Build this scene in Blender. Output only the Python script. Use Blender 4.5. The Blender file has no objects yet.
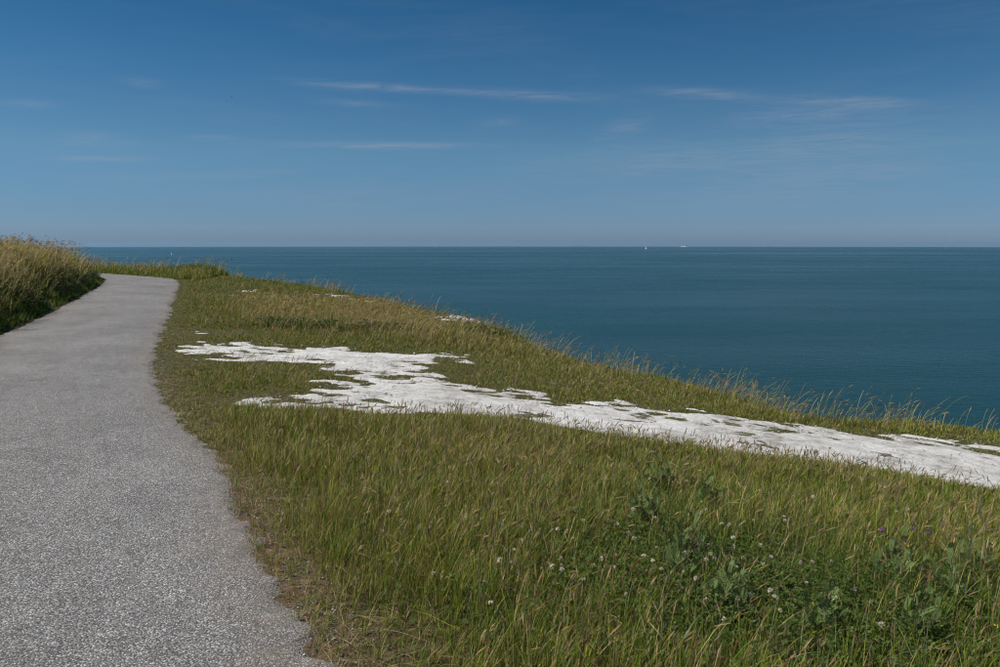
import bpy, math, random
import numpy as np
from mathutils import Vector, Quaternion, Euler
rng = np.random.default_rng(7); random.seed(7)
scene = bpy.context.scene; col = scene.collection
R = math.radians

# ------------------------------------------------------------------ camera, sky, sun, exposure
CAMZ = 1.6
PITCH = 6.63
cam_d = bpy.data.cameras.new('camera'); cam = bpy.data.objects.new('camera', cam_d); col.objects.link(cam)
cam.location = (0, 0, CAMZ); cam.rotation_euler = (R(90 - PITCH), 0, 0)
cam_d.sensor_width = 36; cam_d.lens = 28.0; cam_d.clip_start = 0.05; cam_d.clip_end = 200000
scene.camera = cam
scene.cycles.filter_width = 1.15
scene.view_settings.view_transform = 'Standard'; scene.view_settings.look = 'None'
scene.view_settings.exposure = 0.12; scene.view_settings.gamma = 1.0

SUN_EL, SUN_FRONT = 54.0, 0.0        # the sun stands to the left of the camera
S = Vector((-math.cos(R(SUN_EL))*math.cos(R(SUN_FRONT)), math.cos(R(SUN_EL))*math.sin(R(SUN_FRONT)), math.sin(R(SUN_EL))))
sun_d = bpy.data.lights.new('sun', 'SUN'); sun_d.energy = 4.7; sun_d.angle = R(0.53); sun_d.color = (1.0, 0.955, 0.89)
sun = bpy.data.objects.new('sun', sun_d); col.objects.link(sun)
sun.rotation_euler = S.to_track_quat('Z', 'Y').to_euler(); sun.location = (-20, 5, 30)

def nd(nt, t, **kw):
    n = nt.nodes.new(t)
    for k, v in kw.items():
        if k.startswith('i_'):
            key = k[2:]; key = int(key) if key.isdigit() else key
            n.inputs[key].default_value = v
        else: setattr(n, k, v)
    return n
def mth(nt, op, a, b=None, c=None, clamp=False):
    n = nt.nodes.new('ShaderNodeMath'); n.operation = op; n.use_clamp = clamp
    for i, v in enumerate((a, b, c)):
        if v is None: continue
        if isinstance(v, (int, float)): n.inputs[i].default_value = v
        else: nt.links.new(v, n.inputs[i])
    return n.outputs[0]
def mixc(nt, fac, a, b, mode='MIX'):
    n = nt.nodes.new('ShaderNodeMix'); n.data_type = 'RGBA'; n.blend_type = mode; n.clamp_factor = True
    for s, v in ((n.inputs[0], fac), (n.inputs[6], a), (n.inputs[7], b)):
        if isinstance(v, (int, float)): s.default_value = v
        elif isinstance(v, tuple): s.default_value = (*v, 1) if len(v) == 3 else v
        else: nt.links.new(v, s)
    return n.outputs[2]
def ramp(nt, fac, stops, interp='LINEAR'):
    n = nt.nodes.new('ShaderNodeValToRGB'); n.color_ramp.interpolation = interp
    e = n.color_ramp.elements
    while len(e) < len(stops): e.new(0.5)
    for el, (p, c) in zip(e, stops):
        el.position = p; el.color = (*c, 1) if isinstance(c, tuple) else (c, c, c, 1)
    nt.links.new(fac, n.inputs[0]); return n.outputs[0]

world = bpy.data.worlds.new('World'); scene.world = world; world.use_nodes = True
nt = world.node_tree; nt.nodes.clear()
sky = nd(nt, 'ShaderNodeTexSky', sky_type='NISHITA', sun_disc=False)
sky.sun_elevation = R(SUN_EL); sky.sun_rotation = R(-90 + SUN_FRONT)
sky.altitude = 200; sky.air_density = 0.8; sky.dust_density = 0.0; sky.ozone_density = 3.0
tc = nd(nt, 'ShaderNodeTexCoord'); sep = nd(nt, 'ShaderNodeSeparateXYZ'); nt.links.new(tc.outputs['Generated'], sep.inputs[0])
dx, dy, dz = sep.outputs
az = mth(nt, 'MULTIPLY', mth(nt, 'ARCTAN2', dx, dy), 180/math.pi)
el = mth(nt, 'MULTIPLY', mth(nt, 'ARCSINE', dz), 180/math.pi)
cmb = nd(nt, 'ShaderNodeCombineXYZ'); nt.links.new(az, cmb.inputs[0]); nt.links.new(el, cmb.inputs[1])
def sky_noise(sx, sy, rot, detail, rough, dist, seed):
    m = nd(nt, 'ShaderNodeMapping'); m.inputs['Scale'].default_value = (sx, sy, 1); m.inputs['Rotation'].default_value = (0, 0, R(rot))
    m.inputs['Location'].default_value = (seed, seed*.7, 0)
    nt.links.new(cmb.outputs[0], m.inputs[0])
    n = nd(nt, 'ShaderNodeTexNoise'); n.inputs['Scale'].default_value = 1; n.inputs['Detail'].default_value = detail
    n.inputs['Roughness'].default_value = rough; n.inputs['Distortion'].default_value = dist
    nt.links.new(m.outputs[0], n.inputs['Vector']); return n.outputs[0]
wisp = mth(nt, 'MULTIPLY_ADD', sky_noise(.20, 2.3, 5, 9, .72, 1.1, 3.1), 4.2, -1.6, clamp=True)
veil = mth(nt, 'MULTIPLY_ADD', sky_noise(.05, .28, -9, 6, .6, .8, 9.4), 3.0, -1.35, clamp=True)
# cirrus streaks: azimuth, elevation, half length, half thickness (degrees), slant, strength
CIRRUS = [(-7.93, 6.87, 5.77, .22, .4, 1.0), (-8.08, 10.82, 4.75, .26, -1.4, .8), (2.13, 10.39, 4.57, .33, -3.4, .75), (14.31, 10.14, 2.97, .37, -5.5, .95),
          (23.4, 9.12, 2.78, .37, -4.9, .9), (21.05, 8.48, 3.97, .66, 2.6, .6), (22.73, 6.88, 5.85, 1.03, 9.1, .5), (-30.57, 8.49, 1.16, .22, 1.5, .75),
          (-26.95, 6.6, 1.59, .44, -2.0, .5), (-26.54, 5.41, 2.42, .18, 2.1, .75), (-19.76, 7.07, 1.22, .18, 1.3, .5), (-24.05, 10.32, .95, .29, -1.4, .55),
          (-9.57, 9.66, 1.95, .22, -1.5, .5), (0, 8.58, 1.15, .37, 5.5, .4), (8.91, 8.1, 1.45, .66, 15, .45), (9.79, 5.7, 6.69, 1.33, 4.2, .5),
          (23.21, 4.67, 7.23, 1.62, 6.1, .5), (15.62, 2.92, 9.0, 1.03, .9, .4), (-11.77, 3.14, 8.3, 1.03, 1.4, .3), (-21.64, 4.45, 6.0, .37, 3.8, .25)]
tot = None
for a0, e0, la, le, sl, st in CIRRUS:
    c_, s_ = math.cos(R(sl)), math.sin(R(sl))
    da = mth(nt, 'SUBTRACT', az, a0); de = mth(nt, 'SUBTRACT', el, e0)
    la *= 1.22; u = mth(nt, 'MULTIPLY_ADD', da, c_/la, mth(nt, 'MULTIPLY', de, s_/la))
    v = mth(nt, 'MULTIPLY_ADD', de, c_/le, mth(nt, 'MULTIPLY', da, -s_/le))
    g = mth(nt, 'MULTIPLY', mth(nt, 'EXPONENT', mth(nt, 'MULTIPLY', mth(nt, 'MULTIPLY_ADD', u, u, mth(nt, 'MULTIPLY', v, v)), -1.1)), st)
    tot = g if tot is None else mth(nt, 'ADD', tot, g)
cloud = mth(nt, 'MULTIPLY', tot, mth(nt, 'MULTIPLY_ADD', wisp, .78, .22))
cloud = mth(nt, 'MULTIPLY_ADD', mth(nt, 'MULTIPLY', veil, mth(nt, 'MULTIPLY_ADD', wisp, .7, .3)), .20, cloud)
cloud = mth(nt, 'MULTIPLY', cloud, mth(nt, 'MULTIPLY_ADD', dz, 12.0, 0.0, clamp=True))
# the photograph's deep blue over a grey-blue haze: colour of the air by height above the horizon, the same all round
air = ramp(nt, mth(nt, 'DIVIDE', el, 90.0, clamp=True), [(0, (.37, .54, .94)), (.012, (.49, .68, 1.04)), (.07, (.66, .98, 1.10)), (.129, (.45, .92, 1.10)), (.184, (.30, .82, 1.04)), (.4, (.26, .76, 1.0))])
graded = mixc(nt, 1.0, sky.outputs[0], air, 'MULTIPLY')
skyc = mixc(nt, mth(nt, 'MULTIPLY', cloud, .44), graded, (5.8, 6.6, 7.8))
bg = nd(nt, 'ShaderNodeBackground'); bg.inputs[1].default_value = 0.052; nt.links.new(skyc, bg.inputs[0])
out = nd(nt, 'ShaderNodeOutputWorld'); nt.links.new(bg.outputs[0], out.inputs[0])

# ------------------------------------------------------------------ helpers
def tag(o, label=None, cat=None, group=None, kind=None):
    if label: o['label'] = label
    if cat: o['category'] = cat
    if group: o['group'] = group
    if kind: o['kind'] = kind
    return o
def link(name, me, mat=None, parent=None):
    o = bpy.data.objects.new(name, me); col.objects.link(o)
    if mat is not None and me is not None and len(me.materials) == 0: me.materials.append(mat)
    if parent is not None: o.parent = parent
    return o
def mesh_arrays(name, V, loops, sizes, color=None, attrs=None, smooth=False):
    me = bpy.data.meshes.new(name)
    V = np.asarray(V, np.float32); loops = np.asarray(loops, np.int32).ravel(); sizes = np.asarray(sizes, np.int32)
    me.vertices.add(len(V)); me.vertices.foreach_set('co', V.ravel())
    me.loops.add(len(loops)); me.loops.foreach_set('vertex_index', loops)
    me.polygons.add(len(sizes))
    st = np.zeros(len(sizes), np.int32); st[1:] = np.cumsum(sizes)[:-1]
    me.polygons.foreach_set('loop_start', st)
    if color is not None:
        a = me.attributes.new('tint', 'FLOAT_COLOR', 'POINT')
        c = np.ones((len(V), 4), np.float32); c[:, :3] = color; a.data.foreach_set('color', c.ravel())
    for k, v in (attrs or {}).items():
        a = me.attributes.new(k, 'FLOAT', 'POINT'); a.data.foreach_set('value', np.asarray(v, np.float32))
    me.update(calc_edges=True)
    if smooth: me.polygons.foreach_set('use_smooth', np.ones(len(sizes), bool))
    return me
def grid_faces(nx, ny):
    i = np.arange(ny-1)[:, None]*nx + np.arange(nx-1)[None]
    return np.stack([i, i+1, i+nx+1, i+nx], -1).reshape(-1, 4)
def sstep(a, b, x):
    t = np.clip((x-a)/(b-a), 0, 1); return t*t*(3-2*t)
_perm = np.random.default_rng(3).random((256, 256)).astype(np.float64)
def vnoise(x, y):
    xi = np.floor(x).astype(int); yi = np.floor(y).astype(int); fx = x-xi; fy = y-yi
    fx = fx*fx*(3-2*fx); fy = fy*fy*(3-2*fy)
    a = _perm[xi & 255, yi & 255]; b = _perm[(xi+1) & 255, yi & 255]; c = _perm[xi & 255, (yi+1) & 255]; d = _perm[(xi+1) & 255, (yi+1) & 255]
    return (a*(1-fx)+b*fx)*(1-fy)+(c*(1-fx)+d*fx)*fy*1.0
def fbm(x, y, s, o=4, seed=0.0):
    r = 0; w = 0; a = 1.0
    for i in range(o):
        r = r + a*vnoise(x*s+seed*17.3+i*31.7, y*s-seed*9.1+i*11.9); w += a; a *= .5; s *= 2.03
    return r/w*2-1

# ------------------------------------------------------------------ the land: one height function
CTRL = np.array([
(0.6,0,0),(-0.6,2.8,0),(-4.2,9.4,.02),(-5.9,13.5,.03),(-12.7,30.7,.18),(-2.3,0,.02),(-8.7,13.5,.05),(-16.7,33,.2),
(1.5,5,-.12),(3,7,-.4),(0,10,-.18),(-2,14,-.12),(-6,22,.02),
(9,6.0,-.95),(6.2,9.7,-.9),(4.6,11.9,-.85),(.87,16.9,-.5),(-2,22,-.3),(-8.7,34,.05),(-15.6,38,.3),(-24,43,.35),(-22,36,.3),
(0,-6,0),(-3,-6,.02),(8,-3,-.6),(14,0,-1.1),(-30,20,.3),(-20,5,.2),(-15,-5,.1),(-40,50,.4),(-30,32,.35)], float)
def _k(d2): return np.where(d2 > 1e-9, 0.5*d2*np.log(np.maximum(d2, 1e-9)), 0)
def _fit():
    n = len(CTRL); X = CTRL[:, :2]
    K = _k(((X[:, None]-X[None])**2).sum(-1)) + np.eye(n)*3.0
    Q = np.c_[np.ones(n), X]; A = np.zeros((n+3, n+3)); A[:n, :n] = K; A[:n, n:] = Q; A[n:, :n] = Q.T
    return np.linalg.solve(A, np.r_[CTRL[:, 2], 0, 0, 0])
TW = _fit()
def tps(x, y):
    z = TW[-3] + TW[-2]*x + TW[-1]*y
    for w, (cx, cy, _) in zip(TW, CTRL): z = z + w*_k((x-cx)**2+(y-cy)**2)
    f = sstep(42, 62, np.hypot(x+6, y-16)); return z*(1-f) + .3*f
def poly_sd(x, y, pts):
    """distance to an open polyline; positive on its right-hand side (walking along it)"""
    best = np.full(x.shape, 1e9); sg = np.ones(x.shape)
    P = np.asarray(pts, float)
    for (ax, ay), (bx, by) in zip(P[:-1], P[1:]):
        ex, ey = bx-ax, by-ay; L = ex*ex+ey*ey
        t = np.clip(((x-ax)*ex+(y-ay)*ey)/L, 0, 1)
        d = np.hypot(x-ax-t*ex, y-ay-t*ey); s = np.sign(ex*(y-ay)-ey*(x-ax)); s = np.where(s == 0, 1, s)
        m = d < best-1e-9; best = np.where(m, d, best); sg = np.where(m, -s, sg)
    return best*sg
def poly_in(x, y, pts):
    P = np.asarray(pts, float); ins = np.zeros(x.shape, bool); d = np.full(x.shape, 1e9)
    Q = np.roll(P, -1, 0)
    for (ax, ay), (bx, by) in zip(P, Q):
        c = ((ay > y) != (by > y)) & (x < (bx-ax)*(y-ay)/(by-ay+1e-12)+ax); ins ^= c
        ex, ey = bx-ax, by-ay; t = np.clip(((x-ax)*ex+(y-ay)*ey)/(ex*ex+ey*ey+1e-12), 0, 1)
        d = np.minimum(d, np.hypot(x-ax-t*ex, y-ay-t*ey))
    return np.where(ins, d, -d)
PATH_R = [(3,-9),(1.6,-4),(.62,0),(-.2,1.9),(-.63,2.78),(-.85,3.15),(-1.22,3.83),(-1.61,4.68),(-1.93,5.31),(-2.59,6.47),(-3.38,7.73),(-4.16,9.24),(-5.33,11.98),(-6.81,15.83),(-8.59,20.46),(-10.6,25.6),(-12.22,29.55),(-13.2,31.2),(-14.8,32.8),(-17.5,34.6),(-21,36.1),(-28,38)]
PATH_L = [(0.2,-9.6),(-1.4,-4.5),(-2.5,-.3),(-3.3,2.0),(-4.4,4.4),(-6.2,7.9),(-7.4,10.5),(-8.47,13.09),(-9.38,15.79),(-10.89,19.9),(-13.2,25.69),(-15.1,29.8),(-16.6,31.7),(-18.8,33.0),(-22,34.3),(-28.6,36)]
CLIFF = [(150,-250),(40,-40),(15,-3),(9,6.2),(7.3,9.8),(6.6,10.7),(5.85,10.75),(5.1,10.35),(4.4,10.1),(3.82,10.1),(3.52,10.9),(3.2,12.2),(2.65,13.1),(1.95,13.6),(1.29,14.62),(.59,15.7),(.11,17.3),(-1.04,20.15),(-2.91,22.7),(-5.01,25.95),(-7.75,30.1),(-10.39,32.6),(-14.16,35.6),(-20,38.8),(-30,44),(-60,60),(-250,165)]
CHALK = [(-4.68,11.84),(-4.45,12.26),(-3.93,12.12),(-3.25,11.92),(-2.53,12.19),(-1.89,12.11),(-1.28,12.34),(-.64,12.4),(-1.11,10.66),(-.79,10.05),(-1.16,9.38),(-.72,9.24),(-.24,9.1),(.47,8.97),(1.15,8.76),(1.88,8.97),(2.37,9.04),(3.28,9.0),(4.12,9.1),(5.04,9.25),(6.02,9.35),(7.6,8.2),(8.6,6.2),(10,3),(8.4,2.6),(6.6,5.2),(5.4,6.4),(4.42,6.68),(3.92,6.74),(3.54,6.88),(3.22,6.96),(2.74,6.93),(2.37,6.9),(2.01,6.94),(1.77,7.08),(1.31,7.14),(.95,7.25),(.59,7.49),(.2,7.58),(-.3,7.65),(-.8,7.65),(-1.27,7.47),(-1.71,7.67),(-2.06,7.5),(-2.58,7.58),(-2.56,7.84),(-2.12,8.1),(-1.82,8.22),(-1.77,9.03),(-1.92,9.68),(-2.33,10.55),(-2.99,10.97),(-3.68,10.91),(-4.19,11.12)]
SPOTS = [(-5.46,13.84,.07),(-5.2,13.6,.09),(-5.44,24.87,.22),(-4.9,24.3,.18),(-4.63,23.6,.15),(-6.44,22.76,.14),(-8.1,24.6,.18),(-3.9,23.4,.12),(-1.2,19.25,.22),(-.9,19.2,.16),(-7.6,22.4,.12)]
CUT_NEAR = [(-30,7.55),(-2.6,7.5),(0,7.6),(1.3,7.1),(3,6.9),(4.4,6.65),(6.6,5.2),(8.4,2.6),(20,-12)]   # seaward edge of the long foreground grass
ISLANDS = [(2.26, 8.34, 0.07), (2.94, 8.84, 0.08), (2.58, 8.02, 0.11), (2.95, 8.42, 0.07), (3.24, 8.65, 0.17), (3.75, 8.44, 0.07), (4.45, 9.04, 0.23), (4.96, 9.27, 0.16), (4.96, 8.84, 0.13), (5.44, 9.16, 0.19), (5.71, 8.77, 0.3), (-0.33, 9.05, 0.12), (0.63, 8.66, 0.18), (0.27, 9.0, 0.12), (1.37, 8.77, 0.09), (2.0, 8.53, 0.11), (-1.5, 9.66, 0.18), (-1.27, 9.58, 0.12), (-1.32, 8.05, 0.13), (-1.97, 9.84, 0.15), (-1.84, 8.66, 0.11), (-1.78, 8.17, 0.13), (-1.59, 10.95, 0.07), (-1.06, 11.0, 0.23), (-1.31, 11.21, 0.12), (-2.05, 7.83, 0.12), (-2.31, 7.67, 0.09), (-2.24, 7.96, 0.08), (-3.92, 11.62, 0.11), (-3.55, 11.48, 0.12), (-4.02, 11.26, 0.15), (-2.1, 12.0, 0.08), (-0.69, 11.84, 0.15), (-0.95, 10.44, 0.13), (1.83, 8.74, 0.09), (-1.83, 7.76, 0.08), (-1.53, 7.77, 0.09)]   # turf mats left standing on the chalk: x, y, half width
def e_cliff(x, y): return poly_sd(x, y, CLIFF)
def d_right(x, y): return poly_sd(x, y, PATH_R)
def d_left(x, y): return -poly_sd(x, y, PATH_L)
def chalk_sd(x, y):
    s = poly_in(x, y, CHALK)
    far = sstep(.25, 1.1, -poly_sd(x, y, CUT_NEAR))
    xx = x*.6
    n = fbm(xx, y, 1.9, 3, 1)*.28 + fbm(xx, y, 5.0, 5, 2)*.75
    s = np.minimum(s, .45) + n*(.16+.84*far) + .06
    ni = fbm(xx, y, 9, 3, 41)*.10; ns = fbm(xx, y, 5, 4, 5)*2.8
    for cx, cy, r in ISLANDS:
        s = np.minimum(s, (np.hypot((x-cx)*.9, (y-cy)*1.1)-r*.85)*.7+ni*1.3)
    for cx, cy, r in SPOTS:
        d = r*.6 - np.hypot((x-cx)*.7, y-cy) + ns*r
        s = np.maximum(s, d*.6)
    return s
def height(x, y):
    x = np.asarray(x, float); y = np.asarray(y, float)
    ec = e_cliff(x, y); dl = d_left(x, y); dr = d_right(x, y)
    z = tps(x, y)
    soft = sstep(.1, 1.2, dr)
    z = z + soft*(fbm(x, y, .55, 2, 4)*.035)
    top = .94 - .20*sstep(22, 33, y)
    z = z + (sstep(-.1, 1.25, dl)*top*.80 + sstep(.9, 4.0, dl)*.26*top + fbm(x, y, .5, 2, 6)*.12*sstep(.5, 2, dl))
    # the turf lump beside the far end of the path and the low outcrop of chalk
    z = z + .30*np.exp(-(((x+12.9)/1.8)**2+((y-35.0)/1.2)**2)) + .10*np.exp(-(((x+1.1)/.8)**2+((y-19.6)/.6)**2))
    z = z - .11*np.exp(-(((x-1.7)/1.9)**2+((y-14.2)/2.4)**2))
    e = np.maximum(ec, 0)
    z = z - .75*np.minimum(e, 1.3)**1.25 - np.maximum(e-1.3, 0)*4.2*(1+.12*fbm(x, y, .3, 3, 8))
    return np.maximum(z, -75.0)

def build_ground():
    def axis(lo, a, b, hi, h):
        core = np.arange(a, b, h); up = [core[-1]]; dn = [core[0]]; s = h
        while up[-1] < hi: s *= 1.16; up.append(up[-1]+s)
        s = h
        while dn[-1] > lo: s *= 1.16; dn.append(dn[-1]-s)
        return np.r_[dn[:0:-1], core, up[1:]]
    xs = axis(-220, -17, 9, 60, .115); ys = axis(-60, 1.5, 27, 170, .115)
    X, Y = np.meshgrid(xs, ys); x, y = X.ravel(), Y.ravel()
    z = height(x, y)
    dr = d_right(x, y)
    bare = .8*sstep(.5, .05, dr)*sstep(-.3, 0, dr)*sstep(9, 3, y)
    me = mesh_arrays('ground', np.c_[x, y, z], grid_faces(len(xs), len(ys)), np.full((len(xs)-1)*(len(ys)-1), 4), attrs={'bare': bare, 'chalky': np.where((x > -10) & (x < 10) & (y > 2) & (y < 27), sstep(-.30, .06, chalk_sd(x, y))*.62, 0), 'sea_side': e_cliff(x, y)}, smooth=True)
    return me

# ------------------------------------------------------------------ materials
def new_mat(name):
    m = bpy.data.materials.new(name); m.use_nodes = True; t = m.node_tree
    b = t.nodes['Principled BSDF']; return m, t, b
def noise(t, scale, detail=4, rough=.55, vec=None, dist=0):
    n = nd(t, 'ShaderNodeTexNoise'); n.inputs['Scale'].default_value = scale; n.inputs['Detail'].default_value = detail
    n.inputs['Roughness'].default_value = rough; n.inputs['Distortion'].default_value = dist
    if vec is not None: t.links.new(vec, n.inputs['Vector'])
    return n.outputs[0]
def objco(t): return nd(t, 'ShaderNodeTexCoord').outputs['Object']
def bump(t, h, strength, dist, b):
    n = nd(t, 'ShaderNodeBump'); n.inputs['Strength'].default_value = strength; n.inputs['Distance'].default_value = dist
    t.links.new(h, n.inputs['Height']); t.links.new(n.outputs[0], b.inputs['Normal']); return n

def mat_ground():
    m, t, b = new_mat('turf_soil'); co = objco(t)
    a = ramp(t, noise(t, 9, 6, .65, co), [(.3, (.045, .045, .018)), (.52, (.075, .068, .028)), (.7, (.12, .10, .05))])
    soil = ramp(t, noise(t, 38, 6, .7, co), [(.25, (.07, .045, .03)), (.5, (.145, .098, .066)), (.75, (.26, .20, .15))])
    at = nd(t, 'ShaderNodeAttribute', attribute_name='bare')
    f = mth(t, 'ADD', at.outputs['Fac'], mth(t, 'MULTIPLY_ADD', noise(t, 5, 5, .6, co), 1.6, -.95)); f = mth(t, 'MULTIPLY_ADD', f, 2.2, -.5, clamp=True)
    c = mixc(t, f, a, soil)
    ca = nd(t, 'ShaderNodeAttribute', attribute_name='chalky')      # chalk dust and crumbs trodden into the turf beside the track
    cf = mth(t, 'MULTIPLY_ADD', mth(t, 'ADD', ca.outputs['Fac'], mth(t, 'MULTIPLY_ADD', noise(t, 22, 6, .75, co), 1.5, -.95)), 2.4, -.9, clamp=True)
    c = mixc(t, cf, c, (.50, .47, .41))
    sa = nd(t, 'ShaderNodeAttribute', attribute_name='sea_side')
    cl = mth(t, 'MULTIPLY_ADD', mth(t, 'ADD', sa.outputs['Fac'], mth(t, 'MULTIPLY', noise(t, 1.5, 4, .6, co), .8)), 2.0, -4.4, clamp=True)
    c = mixc(t, cl, c, (.68, .67, .63))
    t.links.new(c, b.inputs['Base Color']); b.inputs['Roughness'].default_value = .95; b.inputs['Specular IOR Level'].default_value = .1
    bump(t, noise(t, 60, 5, .7, co), .8, .02, b); return m
def mat_path():
    m, t, b = new_mat('chip_seal'); co = objco(t)
    def vor(s, feat, out):
        n = nd(t, 'ShaderNodeTexVoronoi', feature=feat); n.inputs['Scale'].default_value = s; n.inputs['Randomness'].default_value = 1
        t.links.new(co, n.inputs['Vector']); return n.outputs[out]
    s1 = 140
    chip = nd(t, 'ShaderNodeSeparateColor'); t.links.new(vor(s1, 'F1', 'Color'), chip.inputs[0])
    c1 = ramp(t, chip.outputs[0], [(0, (.11, .109, .108)), (.35, (.215, .213, .211)), (.62, (.30, .296, .292)), (.85, (.40, .393, .385)), (.97, (.66, .645, .62))])
    warm = mixc(t, mth(t, 'MULTIPLY_ADD', chip.outputs[1], 4.0, -3.35, clamp=True), c1, (.34, .245, .16))
    d1 = vor(s1, 'F1', 'Distance')
    gap = mth(t, 'MULTIPLY_ADD', d1, 4.2, -1.75, clamp=True)
    c = mixc(t, mth(t, 'MULTIPLY', gap, .8), warm, (.06, .058, .055))
    big = noise(t, .7, 7, .66, co, .3); mid = noise(t, 5.5, 5, .65, co)
    k = mth(t, 'MULTIPLY_ADD', big, .95, mth(t, 'MULTIPLY_ADD', mid, .6, .18))
    kc = nd(t, 'ShaderNodeCombineColor')
    for i in range(3): t.links.new(k, kc.inputs[i])
    c = mixc(t, 1.0, c, kc.outputs[0], 'MULTIPLY')
    # chalk dust trodden on to the surface
    dust = mth(t, 'MULTIPLY_ADD', noise(t, 2.3, 7, .75, co, .4), 5.0, -3.1, clamp=True)
    c = mixc(t, mth(t, 'MULTIPLY', dust, .28), c, (.56, .545, .51))
    ea = nd(t, 'ShaderNodeAttribute', attribute_name='edge')
    c = mixc(t, mth(t, 'MULTIPLY', ea.outputs['Fac'], mth(t, 'MULTIPLY_ADD', mid, 1.6, -.45, clamp=True)), c, (.20, .165, .125))
    t.links.new(c, b.inputs['Base Color']); b.inputs['Roughness'].default_value = .85; b.inputs['Specular IOR Level'].default_value = .25
    h = mth(t, 'SUBTRACT', mth(t, 'MULTIPLY', chip.outputs[2], .6), mth(t, 'MULTIPLY', d1, 1.3))
    bump(t, h, .7, .005, b); return m
def mat_chalk(name='chalk', rough_scale=1.0):
    m, t, b = new_mat(name); co = objco(t)
    n0 = noise(t, 1.3, 5, .6, co); n1 = noise(t, 5.0, 8, .72, co, .3); n2 = noise(t, 30, 7, .75, co); n3 = noise(t, 130, 4, .65, co)
    vo = nd(t, 'ShaderNodeTexVoronoi', feature='DISTANCE_TO_EDGE'); vo.inputs['Scale'].default_value = 9
    wv = mixc(t, .12, co, nd(t, 'ShaderNodeTexNoise', i_Scale=14.0, i_Detail=4.0).outputs['Color']); t.links.new(wv, vo.inputs['Vector'])
    c = ramp(t, mth(t, 'MULTIPLY_ADD', n0, .4, mth(t, 'MULTIPLY', n1, .6)), [(.385, (.34, .32, .28)), (.445, (.54, .52, .48)), (.51, (.71, .69, .655)), (.60, (.83, .82, .79))])
    c = mixc(t, mth(t, 'MULTIPLY_ADD', n2, -5.5, 2.2, clamp=True), c, (.47, .44, .38))
    c = mixc(t, mth(t, 'MULTIPLY_ADD', n3, -9.0, 3.1, clamp=True), c, (.34, .31, .26))
    crack = mth(t, 'MULTIPLY_ADD', vo.outputs[0], -14.0, 1.0, clamp=True)
    c = mixc(t, mth(t, 'MULTIPLY', crack, mth(t, 'MULTIPLY_ADD', n1, 3.0, -1.3, clamp=True)), c, (.36, .33, .28))
    t.links.new(c, b.inputs['Base Color']); b.inputs['Roughness'].default_value = .92; b.inputs['Specular IOR Level'].default_value = .1
    h = mth(t, 'ADD', mth(t, 'MULTIPLY', n1, 1.2), mth(t, 'ADD', n2, mth(t, 'MULTIPLY_ADD', n3, .5, mth(t, 'MULTIPLY', crack, -.25))))
    bump(t, h, .9, .028*rough_scale, b); return m
def mat_leaf(name, tint=True, color=(.08, .1, .03), trans=.3, rough=.6, spec=.3, var=.0):
    m, t, b = new_mat(name)
    if tint:
        c = nd(t, 'ShaderNodeAttribute', attribute_name='tint').outputs['Color']
    else:
        oi = nd(t, 'ShaderNodeObjectInfo').outputs['Random']
        c = mixc(t, mth(t, 'MULTIPLY', oi, .6), color, tuple(min(1, v*1.5+.01) for v in color))
    t.links.new(c, b.inputs['Base Color']); b.inputs['Roughness'].default_value = rough; b.inputs['Specular IOR Level'].default_value = spec
    tr = nd(t, 'ShaderNodeBsdfTranslucent'); t.links.new(c, tr.inputs[0])
    mx = nd(t, 'ShaderNodeMixShader'); mx.inputs[0].default_value = trans
    t.links.new(b.outputs[0], mx.inputs[1]); t.links.new(tr.outputs[0], mx.inputs[2])
    t.links.new(mx.outputs[0], t.nodes['Material Output'].inputs[0]); return m
def mat_plain(name, color, rough=.6, ns=20, amt=.25):
    m, t, b = new_mat(name); co = objco(t)
    c = mixc(t, mth(t, 'MULTIPLY', noise(t, ns, 4, .6, co), amt*2), color, tuple(v*.6 for v in color))
    t.links.new(c, b.inputs['Base Color']); b.inputs['Roughness'].default_value = rough; return m
def mat_sea():
    m, t, b = new_mat('sea_water'); co = objco(t)
    mp = nd(t, 'ShaderNodeMapping'); mp.inputs['Scale'].default_value = (1, 3.2, 1); mp.inputs['Rotation'].default_value = (0, 0, R(8)); t.links.new(co, mp.inputs[0])
    streak = noise(t, .00035, 9, .66, mp.outputs[0], .5)
    st2 = noise(t, .004, 6, .6, mp.outputs[0])
    c = ramp(t, streak, [(.30, (.0006, .0175, .0138)), (.5, (.0009, .0285, .0225)), (.70, (.0016, .0460, .0365))])
    t.links.new(c, b.inputs['Base Color'])
    b.inputs['IOR'].default_value = 1.333
    t.links.new(mth(t, 'MULTIPLY_ADD', streak, .40, mth(t, 'MULTIPLY_ADD', st2, .16, -.02)), b.inputs['Roughness'])
    mw = nd(t, 'ShaderNodeMapping'); mw.inputs['Scale'].default_value = (.7, 1.6, 1); t.links.new(co, mw.inputs[0])
    w = mth(t, 'ADD', noise(t, .12, 4, .6, mw.outputs[0]), mth(t, 'MULTIPLY', noise(t, .55, 4, .6, mw.outputs[0]), .35))
    bump(t, w, .3, 1.6, b); return m

M = {}
M['ground'] = mat_ground(); M['path'] = mat_path(); M['chalk'] = mat_chalk(); M['sea'] = mat_sea()
M['grass'] = mat_leaf('grass_blades', trans=.30, rough=.55, spec=.25)
M['seed'] = mat_leaf('dry_grass', trans=.35, rough=.7, spec=.15)

# ------------------------------------------------------------------ ground, path, chalk, sea
g = link('ground', build_ground(), M['ground'])
tag(g, 'sloping clifftop turf ground ending at the chalk cliff edge', 'ground', kind='structure')

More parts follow.
